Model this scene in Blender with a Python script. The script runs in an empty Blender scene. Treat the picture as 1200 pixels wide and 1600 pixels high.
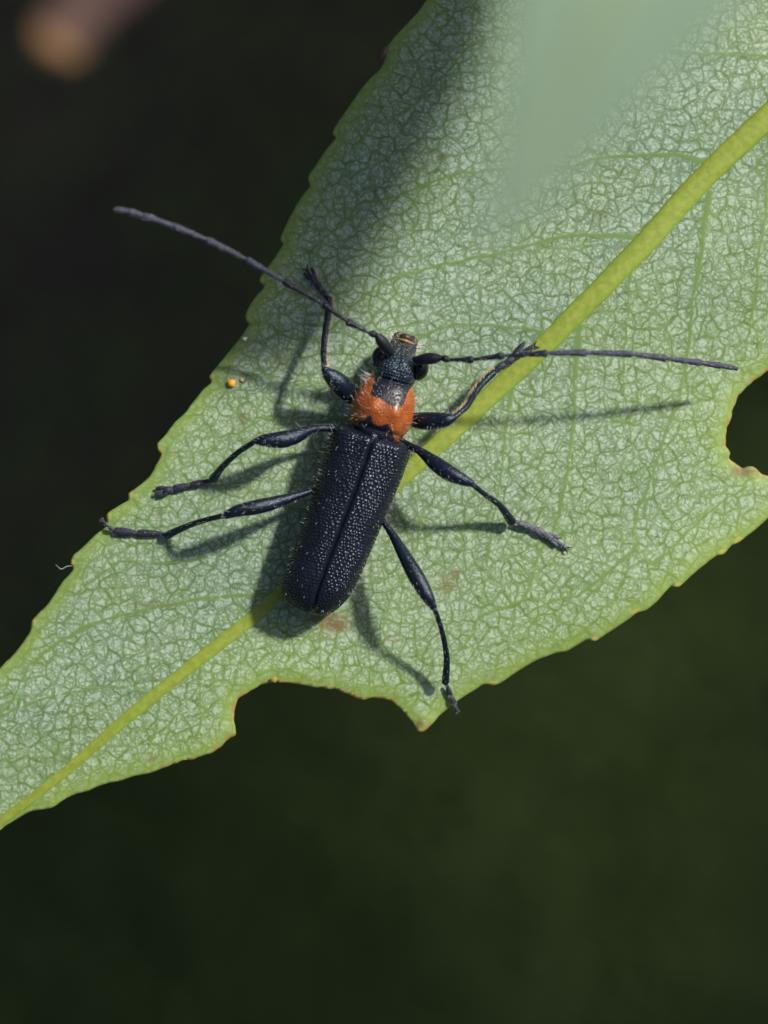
import bpy, math, random
import numpy as np
from math import radians, sin, cos, pi, sqrt

# one unit is two millimetres: the frame is about 24 x 32 mm of leaf
sc = bpy.context.scene
sc.unit_settings.scale_length = 0.002
random.seed(7)
rng = np.random.default_rng(11)
COL = sc.collection

# ------------------------------------------------------------------ camera
CAM_H = 40.0
cam_d = bpy.data.cameras.new('camera')
cam = bpy.data.objects.new('camera', cam_d)
COL.objects.link(cam)
cam.location = (0, 0, CAM_H)
cam_d.sensor_width = 36
cam_d.lens = 90
cam_d.clip_start = 0.5
cam_d.clip_end = 6000
cam_d.dof.use_dof = True
cam_d.dof.focus_distance = CAM_H - 0.45
cam_d.dof.aperture_fstop = 0.069
sc.camera = cam

# ------------------------------------------------------------------ sky, sun, exposure
SUN_DIR = np.array([0.85, 0.66, 1.0]); SUN_DIR /= np.linalg.norm(SUN_DIR)   # towards the sun
elev = math.asin(SUN_DIR[2]); azim = math.atan2(SUN_DIR[0], SUN_DIR[1])
world = bpy.data.worlds.new('World'); sc.world = world; world.use_nodes = True
wn = world.node_tree.nodes; wl = world.node_tree.links
bg = wn['Background']
sky = wn.new('ShaderNodeTexSky'); sky.sky_type = 'NISHITA'; sky.sun_disc = False
sky.sun_elevation = elev; sky.sun_rotation = azim
wl.new(sky.outputs['Color'], bg.inputs['Color'])
sky.dust_density = 3.0; sky.air_density = 0.8
bg.inputs['Strength'].default_value = 0.066
sun_d = bpy.data.lights.new('sun', 'SUN'); sun = bpy.data.objects.new('sun', sun_d); COL.objects.link(sun)
sun_d.energy = 4.0; sun_d.angle = radians(4.4); sun_d.color = (1.0, 0.96, 0.88)
sun.rotation_euler = (0, math.acos(SUN_DIR[2]), math.atan2(SUN_DIR[1], SUN_DIR[0]))
sun.location = tuple(SUN_DIR * 60)
vs = sc.view_settings
vs.view_transform = 'Standard'; vs.look = 'None'; vs.gamma = 1.0; vs.use_curve_mapping = False
vs.exposure = 0.5
sc.cycles.use_denoising = True

# ------------------------------------------------------------------ helpers
def W(px, py, z=0.0):
    """a traced point on the subject, z above the leaf -> world point"""
    k = (CAM_H - np.asarray(z, float)) / CAM_H
    return np.stack(np.broadcast_arrays((np.asarray(px, float) - 600) / 100 * k,
                                        (800 - np.asarray(py, float)) / 100 * k,
                                        np.asarray(z, float)), -1)

def new_mesh(name, verts, faces, mat=None, parent=None, smooth=True, attrs=None):
    me = bpy.data.meshes.new(name)
    me.from_pydata([tuple(v) for v in np.asarray(verts, float).tolist()], [], [tuple(f) for f in faces])
    if smooth:
        me.polygons.foreach_set('use_smooth', np.ones(len(me.polygons), bool))
    if attrs:
        for k, a in attrs.items():
            at = me.attributes.new(k, 'FLOAT', 'POINT')
            at.data.foreach_set('value', np.asarray(a, np.float32))
    me.update()
    o = bpy.data.objects.new(name, me); COL.objects.link(o)
    if mat: me.materials.append(mat)
    if parent: o.parent = parent
    return o

def empty(name, loc=(0, 0, 0), parent=None):
    o = bpy.data.objects.new(name, None); COL.objects.link(o)
    o.location = loc; o.empty_display_size = 0.3
    if parent: o.parent = parent
    return o

def tag(o, label=None, cat=None, group=None, kind=None):
    for k, v in (('label', label), ('category', cat), ('group', group), ('kind', kind)):
        if v: o[k] = v
    return o

def grid_faces(nu, nv, close_v=False, base=0):
    a = np.arange(nu * nv).reshape(nu, nv) + base
    if close_v:
        b = np.concatenate([a, a[:, :1]], 1)
    else:
        b = a
    return np.stack([b[:-1, :-1], b[:-1, 1:], b[1:, 1:], b[1:, :-1]], -1).reshape(-1, 4).tolist()

def crom(pts, n):
    """Catmull-Rom through rows of pts, n samples"""
    p = np.asarray(pts, float)
    if p.ndim == 1: p = p[:, None]
    m = len(p)
    q = np.vstack([2 * p[0] - p[1], p, 2 * p[-1] - p[-2]])
    t = np.linspace(0, m - 1, n); i = np.minimum(t.astype(int), m - 2); f = (t - i)[:, None]
    a, b, c, d = q[i], q[i + 1], q[i + 2], q[i + 3]
    return 0.5 * (2 * b + (c - a) * f + (2 * a - 5 * b + 4 * c - d) * f ** 2 + (3 * b - a - 3 * c + d) * f ** 3)

def tube_data(path, rx, rz=None, n=40, seg=14, caps=True, nexp=2.0):
    """lofted tube: path rows (xyz), radii interpolated along it; rounded ends. returns verts, faces, P, N"""
    path = np.asarray(path, float)
    C = crom(path, n)
    R = np.interp(np.linspace(0, 1, n), np.linspace(0, 1, len(rx)), rx) if len(rx) != len(path) else crom(rx, n)[:, 0]
    R = np.maximum(R, 0.002)
    if rz is None: Z = R
    else: Z = np.maximum(np.interp(np.linspace(0, 1, n), np.linspace(0, 1, len(rz)), rz) if len(rz) != len(path) else crom(rz, n)[:, 0], 0.002)
    T = np.gradient(C, axis=0); T /= np.linalg.norm(T, axis=1)[:, None] + 1e-9
    if caps:   # rounded ends
        def cap(c, t, r, z, sgn):
            k = np.array([0.3, 0.6, 0.82, 0.96]) if sgn > 0 else np.array([0.96, 0.82, 0.6, 0.3])
            off = np.sqrt(1 - k ** 2)
            return c + sgn * t * (off * min(r, z) * 0.9)[:, None], r * k, z * k
        a = cap(C[0], T[0], R[0], Z[0], -1); b = cap(C[-1], T[-1], R[-1], Z[-1], 1)
        a = (a[0][::-1], a[1][::-1], a[2][::-1]); b = (b[0][::-1], b[1][::-1], b[2][::-1])
        C = np.vstack([a[0], C, b[0]]); R = np.concatenate([a[1], R, b[1]]); Z = np.concatenate([a[2], Z, b[2]])
        T = np.vstack([np.repeat(T[:1], 4, 0), T, np.repeat(T[-1:], 4, 0)])
    up = np.tile([0, 0, 1.0], (len(C), 1))
    steep = np.abs(T[:, 2]) > 0.97
    up[steep] = [0.3, 1, 0]
    S = np.cross(T, up); S /= np.linalg.norm(S, axis=1)[:, None]
    U = np.cross(S, T)
    th = np.arange(seg) * 2 * pi / seg
    cs = np.sign(np.cos(th)) * np.abs(np.cos(th)) ** (2 / nexp); sn = np.sign(np.sin(th)) * np.abs(np.sin(th)) ** (2 / nexp)
    V = C[:, None] + S[:, None] * (R[:, None] * cs)[..., None] + U[:, None] * (Z[:, None] * sn)[..., None]
    Nn = S[:, None] * np.cos(th)[None, :, None] + U[:, None] * np.sin(th)[None, :, None]
    nu = len(C)
    verts = V.reshape(-1, 3)
    faces = grid_faces(nu, seg, True)
    verts = np.vstack([verts, C[:1], C[-1:]])
    i0, i1 = nu * seg, nu * seg + 1
    for k in range(seg):
        faces.append((i0, (k + 1) % seg, k))
        faces.append((i1, (nu - 1) * seg + k, (nu - 1) * seg + (k + 1) % seg))
    return verts, faces, V, Nn, np.repeat(T[:, None], seg, 1)

def tube(name, path, rx, rz=None, mat=None, parent=None, n=40, seg=14, nexp=2.0, wobble=0.0):
    v, f, V, N, T = tube_data(path, rx, rz, n, seg, True, nexp)
    if wobble:
        v = v + rng.normal(0, wobble, v.shape)
    o = new_mesh(name, v, f, mat, parent)
    return o, V.reshape(-1, 3), N.reshape(-1, 3), T.reshape(-1, 3)

def hair_mesh(name, P, D, L, r, mat, parent):
    """fine tapered hairs: base points P, directions D, lengths L"""
    P = np.asarray(P); D = np.asarray(D, float); D = D / (np.linalg.norm(D, axis=1)[:, None] + 1e-9)
    n = len(P)
    ref = np.tile([0.3, 0.2, 0.93], (n, 1)); A = np.cross(D, ref); A /= np.linalg.norm(A, axis=1)[:, None] + 1e-9
    B = np.cross(D, A)
    bend = rng.normal(0, 0.10, (n, 3))
    L = np.asarray(L)[:, None]
    vs_ = []
    for lev, (t, w) in enumerate(((-0.08, 1.0), (0.55, 0.75))):
        c = P + D * L * t + bend * L * t * t
        for k in range(3):
            th = k * 2 * pi / 3
            vs_.append(c + (A * cos(th) + B * sin(th)) * r * w)
    vs_.append(P + D * L + bend * L)
    V = np.stack(vs_, 1).reshape(-1, 3)
    base = (np.arange(n) * 7)[:, None]
    tri = []
    F4 = np.array([[0, 1, 4, 3], [1, 2, 5, 4], [2, 0, 3, 5]]); F3 = np.array([[3, 4, 6], [4, 5, 6], [5, 3, 6]])
    faces = (base[:, :, None] + F4[None]).reshape(-1, 4).tolist() + (base[:, :, None] + F3[None]).reshape(-1, 3).tolist()
    return tag(new_mesh(name, V, faces, mat, parent), kind='stuff')

# ------------------------------------------------------------------ materials
class NT:
    def __init__(self, name):
        self.m = bpy.data.materials.new(name); self.m.use_nodes = True
        self.t = self.m.node_tree; self.n = self.t.nodes; self.l = self.t.links
        self.b = self.n['Principled BSDF']; self.out = self.n['Material Output']
    def node(self, typ, **kw):
        x = self.n.new(typ)
        for k, v in kw.items(): setattr(x, k, v)
        return x
    def put(self, sock, v):
        if isinstance(v, bpy.types.NodeSocket): self.l.new(v, sock)
        elif v is not None: sock.default_value = v
    def math(self, op, a, b=None, c=None, clamp=False):
        x = self.node('ShaderNodeMath', operation=op); x.use_clamp = clamp
        self.put(x.inputs[0], a)
        if b is not None: self.put(x.inputs[1], b)
        if c is not None: self.put(x.inputs[2], c)
        return x.outputs[0]
    def vmath(self, op, a, b=None, scale=None):
        x = self.node('ShaderNodeVectorMath', operation=op)
        self.put(x.inputs[0], a)
        if b is not None: self.put(x.inputs[1], b)
        if scale is not None: self.put(x.inputs['Scale'], scale)
        return x.outputs[0]
    def mapr(self, v, a, b, c=0.0, d=1.0, smooth=True):
        x = self.node('ShaderNodeMapRange'); x.interpolation_type = 'SMOOTHSTEP' if smooth else 'LINEAR'
        self.put(x.inputs[0], v)
        for i, q in enumerate((a, b, c, d)): self.put(x.inputs[i + 1], q)
        return x.outputs[0]
    def mix(self, f, a, b):
        x = self.node('ShaderNodeMix', data_type='RGBA')
        self.put(x.inputs[0], f)
        for s, v in ((x.inputs[6], a), (x.inputs[7], b)):
            self.put(s, (*v, 1) if isinstance(v, tuple) and len(v) == 3 else v)
        return x.outputs[2]
    def noise(self, vec, scale, detail=3, rough=0.55, dist=0.0, color=False):
        x = self.node('ShaderNodeTexNoise'); self.put(x.inputs['Vector'], vec)
        x.inputs['Scale'].default_value = scale; x.inputs['Detail'].default_value = detail
        x.inputs['Roughness'].default_value = rough; x.inputs['Distortion'].default_value = dist
        return x.outputs[1 if color else 0]
    def vor(self, vec, scale, feature='DISTANCE_TO_EDGE', dims='2D', rand=1.0, out='Distance'):
        x = self.node('ShaderNodeTexVoronoi', feature=feature, voronoi_dimensions=dims); self.put(x.inputs['Vector'], vec)
        x.inputs['Scale'].default_value = scale; x.inputs['Randomness'].default_value = rand
        return x.outputs[out]
    def obj(self):
        return self.node('ShaderNodeTexCoord').outputs['Object']
    def attr(self, name):
        x = self.node('ShaderNodeAttribute', attribute_name=name); return x.outputs['Fac']
    def bump(self, h, strength=0.3, dist=0.02, normal=None):
        x = self.node('ShaderNodeBump'); x.inputs['Strength'].default_value = strength; x.inputs['Distance'].default_value = dist
        self.put(x.inputs['Height'], h)
        if normal is not None: self.put(x.inputs['Normal'], normal)
        return x.outputs[0]
    def set(self, **kw):
        for k, v in kw.items():
            s = self.b.inputs[k.replace('_', ' ')]
            self.put(s, (*v, 1) if isinstance(v, tuple) and len(v) == 3 and s.type == 'RGBA' else v)
    def translucent(self, color, fac):
        tr = self.node('ShaderNodeBsdfTranslucent'); self.put(tr.inputs[0], (*color, 1) if isinstance(color, tuple) else color)
        mx = self.node('ShaderNodeMixShader'); self.put(mx.inputs[0], fac)
        self.l.new(self.b.outputs[0], mx.inputs[1]); self.l.new(tr.outputs[0], mx.inputs[2])
        self.l.new(mx.outputs[0], self.out.inputs['Surface'])

def leaf_material():
    k = NT('leaf_underside')
    p = k.obj()
    wv = k.vmath('SCALE', k.vmath('SUBTRACT', k.noise(p, 2.6, 2, color=True), (0.5, 0.5, 0.5)), scale=0.22)
    q = k.vmath('ADD', p, wv)
    wv2 = k.vmath('SCALE', k.vmath('SUBTRACT', k.noise(p, 11, 2, color=True), (0.5, 0.5, 0.5)), scale=0.075)
    q2 = k.vmath('ADD', q, wv2)
    lowv = k.noise(p, 0.55, 2)
    e1 = k.vor(q2, 4.1)
    relief = k.mapr(e1, 0.0, 0.2)
    e2 = k.vor(q2, 8.0, rand=0.95)
    e3 = k.vor(q2, 15.0)
    br = k.noise(p, 6, 2)
    j1 = k.math('SUBTRACT', k.noise(p, 20, 3), 0.5); j2 = k.math('SUBTRACT', k.noise(p, 27, 3), 0.5)
    e1 = k.math('ADD', e1, k.math('MULTIPLY', j1, 0.12)); e2 = k.math('ADD', e2, k.math('MULTIPLY', j2, 0.34)); e3 = k.math('ADD', e3, k.math('MULTIPLY', j1, 0.3))
    v1 = k.math('MULTIPLY', k.mapr(e1, 0.02, 0.15, 1, 0), k.mapr(k.noise(p, 4.5, 2), 0.32, 0.6, 0.68, 1.0))
    v2 = k.math('MULTIPLY', k.mapr(e2, 0.035, 0.18, 1, 0), k.mapr(br, 0.3, 0.55, 0.3, 1.0))
    v3 = k.math('MULTIPLY', k.mapr(e3, 0.05, 0.27, 1, 0), k.mapr(k.noise(p, 8, 2), 0.34, 0.60))
    # dark flecks where veinlets end inside the areoles
    sp = k.noise(q2, 24, 3, 0.65, 0.4)
    curl = k.math('MULTIPLY', k.mapr(sp, 0.555, 0.66), k.mapr(k.noise(p, 5, 2), 0.3, 0.6, 0.45, 1.0))
    sec = k.attr('vein')
    rough_edge = k.math('MULTIPLY', k.math('SUBTRACT', k.noise(p, 12, 3), 0.5), 1.2)
    secm = k.mapr(k.math('ADD', sec, rough_edge), 0.40, 0.88)
    v = k.math('MAXIMUM', k.math('MAXIMUM', v1, k.math('MULTIPLY', v2, 0.85)), k.math('MULTIPLY', v3, 0.8))
    net = k.math('MAXIMUM', k.math('MAXIMUM', v, secm), k.math('MULTIPLY', curl, 0.4))
    # colours
    marg = k.attr('margin'); gland = k.attr('gland'); bite = k.attr('bite'); stain = k.attr('stain')
    are = k.mix(k.mapr(lowv, 0.35, 0.65), (0.425, 0.525, 0.455), (0.44, 0.535, 0.41))
    fine = k.noise(p, 28, 3, 0.6)
    are = k.mix(k.mapr(fine, 0.36, 0.60), k.mix(0.42, are, (0.17, 0.26, 0.13)), are)
    grn = k.mix(k.mapr(lowv, 0.3, 0.7), (0.092, 0.165, 0.065), (0.12, 0.195, 0.058))
    rim = k.attr('warm')
    grn = k.mix(rim, grn, (0.155, 0.25, 0.035)); are = k.mix(k.math('MULTIPLY', rim, 0.5), are, (0.43, 0.54, 0.28))
    col = k.mix(net, are, grn)
    col = k.mix(k.math('MULTIPLY', curl, 0.8), col, (0.085, 0.145, 0.06))
    secc = k.mix(k.noise(p, 5, 2), (0.15, 0.26, 0.07), (0.22, 0.33, 0.09))
    col = k.mix(k.math('MULTIPLY', secm, 0.5), col, secc)
    # greener blotches and margin
    blot = k.mapr(k.noise(p, 2.3, 3), 0.60, 0.72)
    col = k.mix(k.math('MULTIPLY', blot, 0.35), col, (0.15, 0.28, 0.06))
    mfac = k.math('MULTIPLY', k.mapr(k.math('ADD', marg, k.math('MULTIPLY', k.math('SUBTRACT', fine, 0.5), 0.35)), 0.02, 0.34, 1, 0), 0.75)
    col = k.mix(mfac, col, (0.235, 0.34, 0.055))
    gcol = k.mix(k.mapr(gland, 0.5, 1.0), (0.42, 0.42, 0.08), (0.44, 0.36, 0.10))
    col = k.mix(k.mapr(gland, 0.12, 0.55), col, gcol)
    brk = k.mapr(k.math('ADD', bite, k.math('MULTIPLY', k.math('SUBTRACT', k.noise(p, 6, 3), 0.5), 1.6)), 0.72, 1.2)
    col = k.mix(k.math('MULTIPLY', brk, 0.85), col, (0.40, 0.20, 0.065))
    stm = k.math('MULTIPLY', stain, k.mapr(k.noise(p, 16, 3), 0.32, 0.62, 0.6, 1.0))
    col = k.mix(stm, col, (0.17, 0.105, 0.04))
    dot = k.attr('dot')
    col = k.mix(dot, col, (0.10, 0.10, 0.015))
    k.set(Base_Color=col, Roughness=k.mapr(fine, 0.2, 0.8, 0.42, 0.62), Specular_IOR_Level=0.35)
    h = k.math('ADD', k.math('MULTIPLY', relief, 0.18), k.math('MULTIPLY', fine, 0.2))
    k.set(Normal=k.bump(h, 0.2, 0.02))
    k.translucent(k.mix(0.6, col, (0.16, 0.32, 0.03)), 0.22)
    return k.m

def midrib_material():
    k = NT('midrib')
    p = k.obj(); al = k.attr('along')
    n = k.noise(p, 9, 4); n2 = k.noise(p, 30, 3)
    c = k.mix(k.mapr(n, 0.3, 0.7), (0.20, 0.265, 0.028), (0.27, 0.335, 0.048))
    c = k.mix(k.mapr(n2, 0.62, 0.75), c, (0.42, 0.44, 0.16))
    c = k.mix(k.mapr(al, 0.07, 0.115, 1, 0), c, (0.34, 0.22, 0.05))
    edge = k.attr('edge')
    c = k.mix(k.mapr(k.math('ADD', edge, k.math('MULTIPLY', k.math('SUBTRACT', n, 0.5), 0.8)), 0.55, 1.0), c, (0.20, 0.31, 0.03))
    k.set(Base_Color=c, Roughness=0.5, Specular_IOR_Level=0.4, Normal=k.bump(k.math('ADD', n, k.math('MULTIPLY', n2, 0.5)), 0.16, 0.02))
    k.translucent((0.3, 0.36, 0.03), 0.15)
    return k.m

def cuticle(name, base=(0.012, 0.016, 0.026), rough=0.34, bump_scale=40, bump=0.35, pub=None, vor=False, spec=0.45):
    k = NT(name)
    p = k.obj()
    n = k.noise(p, bump_scale, 3)
    if vor:
        d = k.vor(p, vor, 'F1', '3D', 0.7)
        h = k.math('ADD', k.mapr(d, 0.1, 0.5), k.math('MULTIPLY', n, 0.35))
    else: h = n
    c = k.mix(k.mapr(k.noise(p, 6, 2), 0.3, 0.7), base, tuple(x * 1.5 for x in base))
    if pub:
        c = k.mix(k.mapr(k.noise(p, 26, 3), 0.35, 0.7), c, pub)
    k.set(Base_Color=c, Metallic=0.12, Roughness=rough, Specular_IOR_Level=spec, Specular_Tint=(0.75, 0.88, 1.0))
    k.set(Normal=k.bump(h, bump, 0.02))
    return k.m

M = {}
M['leaf'] = leaf_material(); M['midrib'] = midrib_material()
M['elytra'] = cuticle('elytra_cuticle', (0.006, 0.008, 0.0135), 0.23, 60, 0.12, spec=0.33)
M['cut'] = cuticle('leg_cuticle', (0.004, 0.007, 0.014), 0.24, 48, 0.5)
M['head'] = cuticle('head_cuticle', (0.010, 0.018, 0.027), 0.22, 60, 0.4)
M['muzzle'] = cuticle('muzzle_cuticle', (0.012, 0.014, 0.018), 0.36, 60, 0.9, pub=(0.045, 0.046, 0.05), vor=24)
M['antenna'] = cuticle('antenna_cuticle', (0.006, 0.006, 0.011), 0.5, 60, 0.4)
M['antenna_tip'] = cuticle('antenna_pubescence', (0.025, 0.026, 0.040), 0.65, 45, 0.6, pub=(0.06, 0.06, 0.085))
M['tarsus'] = cuticle('tarsus_cuticle', (0.010, 0.011, 0.02), 0.5, 50, 0.5, pub=(0.025, 0.026, 0.036))
M['tarsus_pale'] = cuticle('tarsus_silvery', (0.03, 0.033, 0.045), 0.42, 40, 0.8, pub=(0.13, 0.13, 0.15))
M['eye'] = cuticle('eye_cuticle', (0.006, 0.006, 0.008), 0.14, 90, 0.12)

def simple(name, col, rough=0.5, **kw):
    k = NT(name); k.set(Base_Color=col, Roughness=rough, **kw); return k.m
M['hair'] = simple('pale_hair', (0.74, 0.72, 0.64), 0.3)
M['hair_dark'] = simple('short_silvery_hair', (0.46, 0.46, 0.44), 0.3)
M['gold'] = simple('golden_rim', (0.26, 0.15, 0.05), 0.35)
M['labrum'] = simple('brown_labrum', (0.030, 0.02, 0.013), 0.5)
M['fringe'] = simple('tan_fringe', (0.50, 0.40, 0.24), 0.6)

def pronotum_material():
    k = NT('pronotum_cuticle')
    p = k.obj(); d = k.attr('dark')
    n = k.noise(p, 24, 3); n2 = k.noise(p, 6, 3)
    dk = k.mapr(k.math('ADD', d, k.math('MULTIPLY', k.math('SUBTRACT', n, 0.5), 0.45)), 0.42, 0.58)
    red = k.mix(k.mapr(n2, 0.3, 0.7), (0.22, 0.046, 0.006), (0.31, 0.079, 0.010))
    c = k.mix(dk, red, (0.007, 0.007, 0.014))
    vd = k.vor(p, 20, 'F1', '3D', 0.9)
    k.set(Base_Color=c, Roughness=0.36, Specular_IOR_Level=0.5, Subsurface_Weight=0.0)
    k.set(Normal=k.bump(k.math('ADD', k.mapr(vd, 0.05, 0.45), k.math('MULTIPLY', n, 0.4)), 0.5, 0.02))
    return k.m
M['pronotum'] = pronotum_material()

def plain_leaf_material(name, a, b, transl, tfac, rough=0.5, scale=1.2):
    k = NT(name); p = k.obj()
    v = k.mapr(k.vor(p, 4.0), 0.02, 0.12, 1, 0)
    c = k.mix(k.mapr(k.noise(p, scale, 3), 0.3, 0.7), a, b)
    c = k.mix(k.math('MULTIPLY', v, 0.35), c, tuple(x * 0.6 for x in a))
    k.set(Base_Color=c, Roughness=rough, Specular_IOR_Level=0.35)
    k.translucent(transl, tfac)
    return k.m

# ------------------------------------------------------------------ ground far below, unseen foliage added to shade it
def ground_material():
    k = NT('dark_soil'); p = k.obj()
    n = k.noise(p, 0.09, 5); n2 = k.noise(p, 0.6, 5)
    c = k.mix(k.mapr(n, 0.3, 0.7), (0.046, 0.040, 0.026), (0.062, 0.054, 0.036))
    c = k.mix(k.mapr(n2, 0.5, 0.8), c, (0.075, 0.065, 0.044))
    k.set(Base_Color=c, Roughness=0.95, Normal=k.bump(n2, 0.5, 1.0)); return k.m
GZ = -300.0
n = 81
gx = np.sign(np.linspace(-1, 1, n)) * np.abs(np.linspace(-1, 1, n)) ** 2.2 * 2500
X, Y = np.meshgrid(gx, gx, indexing='ij')
Z = GZ + 1.6 * np.sin(X * 0.11 + 1) * np.cos(Y * 0.13) + 0.8 * np.sin(X * 0.31 + Y * 0.27)
tag(new_mesh('ground', np.stack([X, Y, Z], -1).reshape(-1, 3), [f[::-1] for f in grid_faces(n, n)], simple('x', (0, 0, 0)) if 0 else ground_material()), kind='structure')

def leaf_scatter(name, centers, sizes, normals_tilt, mat):
    """many small pointed leaves joined into one mass"""
    m = len(centers)
    u = np.array([0, .25, .6, 1.0]); w = np.array([0.02, .26, .24, 0.0])
    az = rng.uniform(0, 2 * pi, m); tilt = rng.normal(0, normals_tilt, m); roll = rng.normal(0, normals_tilt, m)
    loc = []
    for i in range(4):
        for s in (-1, 0, 1):
            loc.append((u[i] - 0.5, s * w[i], (abs(s) * 0.05) - 0.25 * (u[i] - .4) ** 2))
    loc = np.array(loc)[None] * np.asarray(sizes)[:, None, None]
    x, y, z = loc[..., 0], loc[..., 1], loc[..., 2]
    ct, st = np.cos(tilt)[:, None], np.sin(tilt)[:, None]; cr, sr = np.cos(roll)[:, None], np.sin(roll)[:, None]
    y, z = y * cr - z * sr, y * sr + z * cr
    x, z = x * ct + z * st, -x * st + z * ct
    ca, sa = np.cos(az)[:, None], np.sin(az)[:, None]
    x, y = x * ca - y * sa, x * sa + y * ca
    V = np.stack([x, y, z], -1) + np.asarray(centers)[:, None]
    f = np.array([[i * 3 + j, i * 3 + j + 1, i * 3 + j + 4, i * 3 + j + 3] for i in range(3) for j in range(2)])
    F = ((np.arange(m) * 12)[:, None, None] + f[None]).reshape(-1, 4).tolist()
    return new_mesh(name, V.reshape(-1, 3), F, mat, smooth=False)

# low plants on the soil, thick on one side of the clearing and thinning out on the other
m = 60000
c = np.stack([rng.uniform(-100, 120, m), rng.uniform(-130, 100, m), GZ + rng.uniform(1, 7, m)], -1)
dens = 1 / (1 + np.exp(-((c[:, 0] * 0.75 - c[:, 1] * 0.62) - 4 + 3 * np.sin(c[:, 0] * .05 + c[:, 1] * .03)) / 17.0))
c = c[rng.uniform(0, 1, m) < dens * 0.9 + 0.02]
M['cover'] = plain_leaf_material('low_plant_leaf', (0.105, 0.165, 0.038), (0.125, 0.19, 0.046), (0.11, 0.18, 0.03), 0.3, scale=0.2)
tag(leaf_scatter('ground_cover', c, rng.uniform(2.0, 3.8, len(c)), 0.3, M['cover']),
    'dark green low plants far below, blurred behind the leaf', 'ground cover', kind='stuff')

# unseen foliage added around and below the leaf to keep sun off the ground
m = 60000
c = np.stack([rng.uniform(-90, 340, m), rng.uniform(-110, 300, m), rng.uniform(-70, -12, m)], -1)
k_ = (CAM_H - c[:, 2]) / CAM_H
c = c[(np.abs(c[:, 0]) > 6 * k_ + 9) | (np.abs(c[:, 1]) > 8 * k_ + 9)]
gap = np.exp(-((c[:, 0] - 246) ** 2 + (c[:, 1] - 141) ** 2) / (2 * 42.0 ** 2))
c = c[rng.uniform(0, 1, len(c)) > 0.74 * gap]          # thinned so more sun reaches one part of the ground
M['shrub'] = plain_leaf_material('shade_foliage_leaf', (0.05, 0.10, 0.02), (0.08, 0.14, 0.03), (0.08, 0.16, 0.015), 0.25, scale=0.15)  # leaves of the added sun-blocking foliage, out of view
tag(leaf_scatter('added_shade_foliage', c, rng.uniform(4.5, 8.0, len(c)), 0.45, M['shrub']),
    'unseen foliage added outside the view to shade the ground', 'foliage', kind='stuff')

# ------------------------------------------------------------------ the large leaf
UPPER = [(-330, 1470), (-260, 1350), (-130, 1195), (-60, 1110), (0, 1042), (20, 1022), (44, 988), ('t', 46, 972), (60, 957), (73, 944), (84, 927), (97, 908), (113, 890), ('t', 108, 880), (113, 867), (127, 856), (150, 834), (166, 822), ('t', 165, 804), (173, 797), (186, 789), (200, 782), ('t', 199, 771), (207, 766), (220, 756), (233, 744), (245, 723), (252, 708), ('t', 247, 706), (244, 694), (255, 682), (272, 660), (290, 643), (305, 623), (319, 606), (331, 597), ('t', 326, 589), (331, 581), (345, 564), (358, 548), (371, 532), (381, 517), (389, 505), ('t', 384, 500), (382, 491), (388, 477), (399, 461), (412, 446), ('t', 404, 437), (406, 430), (416, 416), (426, 403), (437, 386), (442, 378), ('t', 436, 372), (440, 361), (447, 345), (460, 321), (472, 302), (484, 288), ('t', 480, 276), (483, 268), (490, 259), (500, 243), (513, 225), (526, 210), ('t', 519, 206), (521, 198), (528, 186), (545, 162), (562, 137), (578, 118), (593, 104), (598, 96), (602, 78), (606, 66), (620, 49), (640, 27), (655, 11), (664, -2), (700, -60), (780, -150), (900, -240), (1050, -320), (1250, -375), (1430, -385), (1570, -365), (1660, -330)]
LOWER = [(1700, -290), (1730, -160), (1710, 40), (1640, 240), (1540, 410), (1440, 540), (1350, 645), ('b', 1322, 622), ('b', 1290, 590), ('b', 1250, 573), ('b', 1215, 573), ('b', 1185, 590), ('b', 1160, 612), ('b', 1148, 635), ('b', 1142, 656), ('b', 1135, 680), ('b', 1136, 696), ('b', 1143, 707), ('b', 1141, 716), ('b', 1151, 722), ('b', 1164, 731), ('b', 1178, 728), ('b', 1190, 736), ('b', 1202, 744), ('b', 1225, 748), ('b', 1248, 760), (1232, 785), (1200, 813), (1190, 822), ('t', 1158, 847), (1146, 852), ('t', 1133, 866), (1122, 868), (1092, 891), ('t', 1062, 918), (1050, 916), (1027, 941), (1011, 954), ('t', 997, 958), (975, 974), (949, 991), ('t', 931, 1003), (918, 1000), (888, 1018), (875, 1020), (840, 1032), (810, 1050), (784, 1068), ('t', 771, 1073), (758, 1070), (719, 1094), (690, 1117), (672, 1137), ('b', 661, 1145), ('b', 654, 1143), ('b', 648, 1136), ('b', 640, 1125), ('b', 630, 1112), ('b', 618, 1102), ('b', 605, 1093), ('b', 590, 1091), ('b', 575, 1093), ('b', 562, 1094), ('b', 548, 1088), ('b', 530, 1079), ('b', 515, 1076), ('b', 500, 1075), ('b', 485, 1073), ('b', 470, 1070), ('b', 455, 1068), ('b', 440, 1066), ('b', 425, 1066), ('b', 413, 1069), ('b', 400, 1074), ('b', 385, 1083), ('b', 372, 1092), ('b', 367, 1105), ('b', 365, 1120), ('b', 367, 1135), ('b', 369, 1151), ('b', 358, 1155), ('b', 345, 1166), ('b', 333, 1178), ('b', 320, 1180), (300, 1187), ('b', 270, 1193), ('b', 255, 1202), (230, 1210), (205, 1215), (185, 1222), (167, 1225), (150, 1231), (135, 1238), (115, 1243), (95, 1253), (80, 1264), (62, 1268), (45, 1270), (28, 1279), (10, 1290), (0, 1297), (-60, 1345), (-150, 1412), (-260, 1488)]
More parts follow.
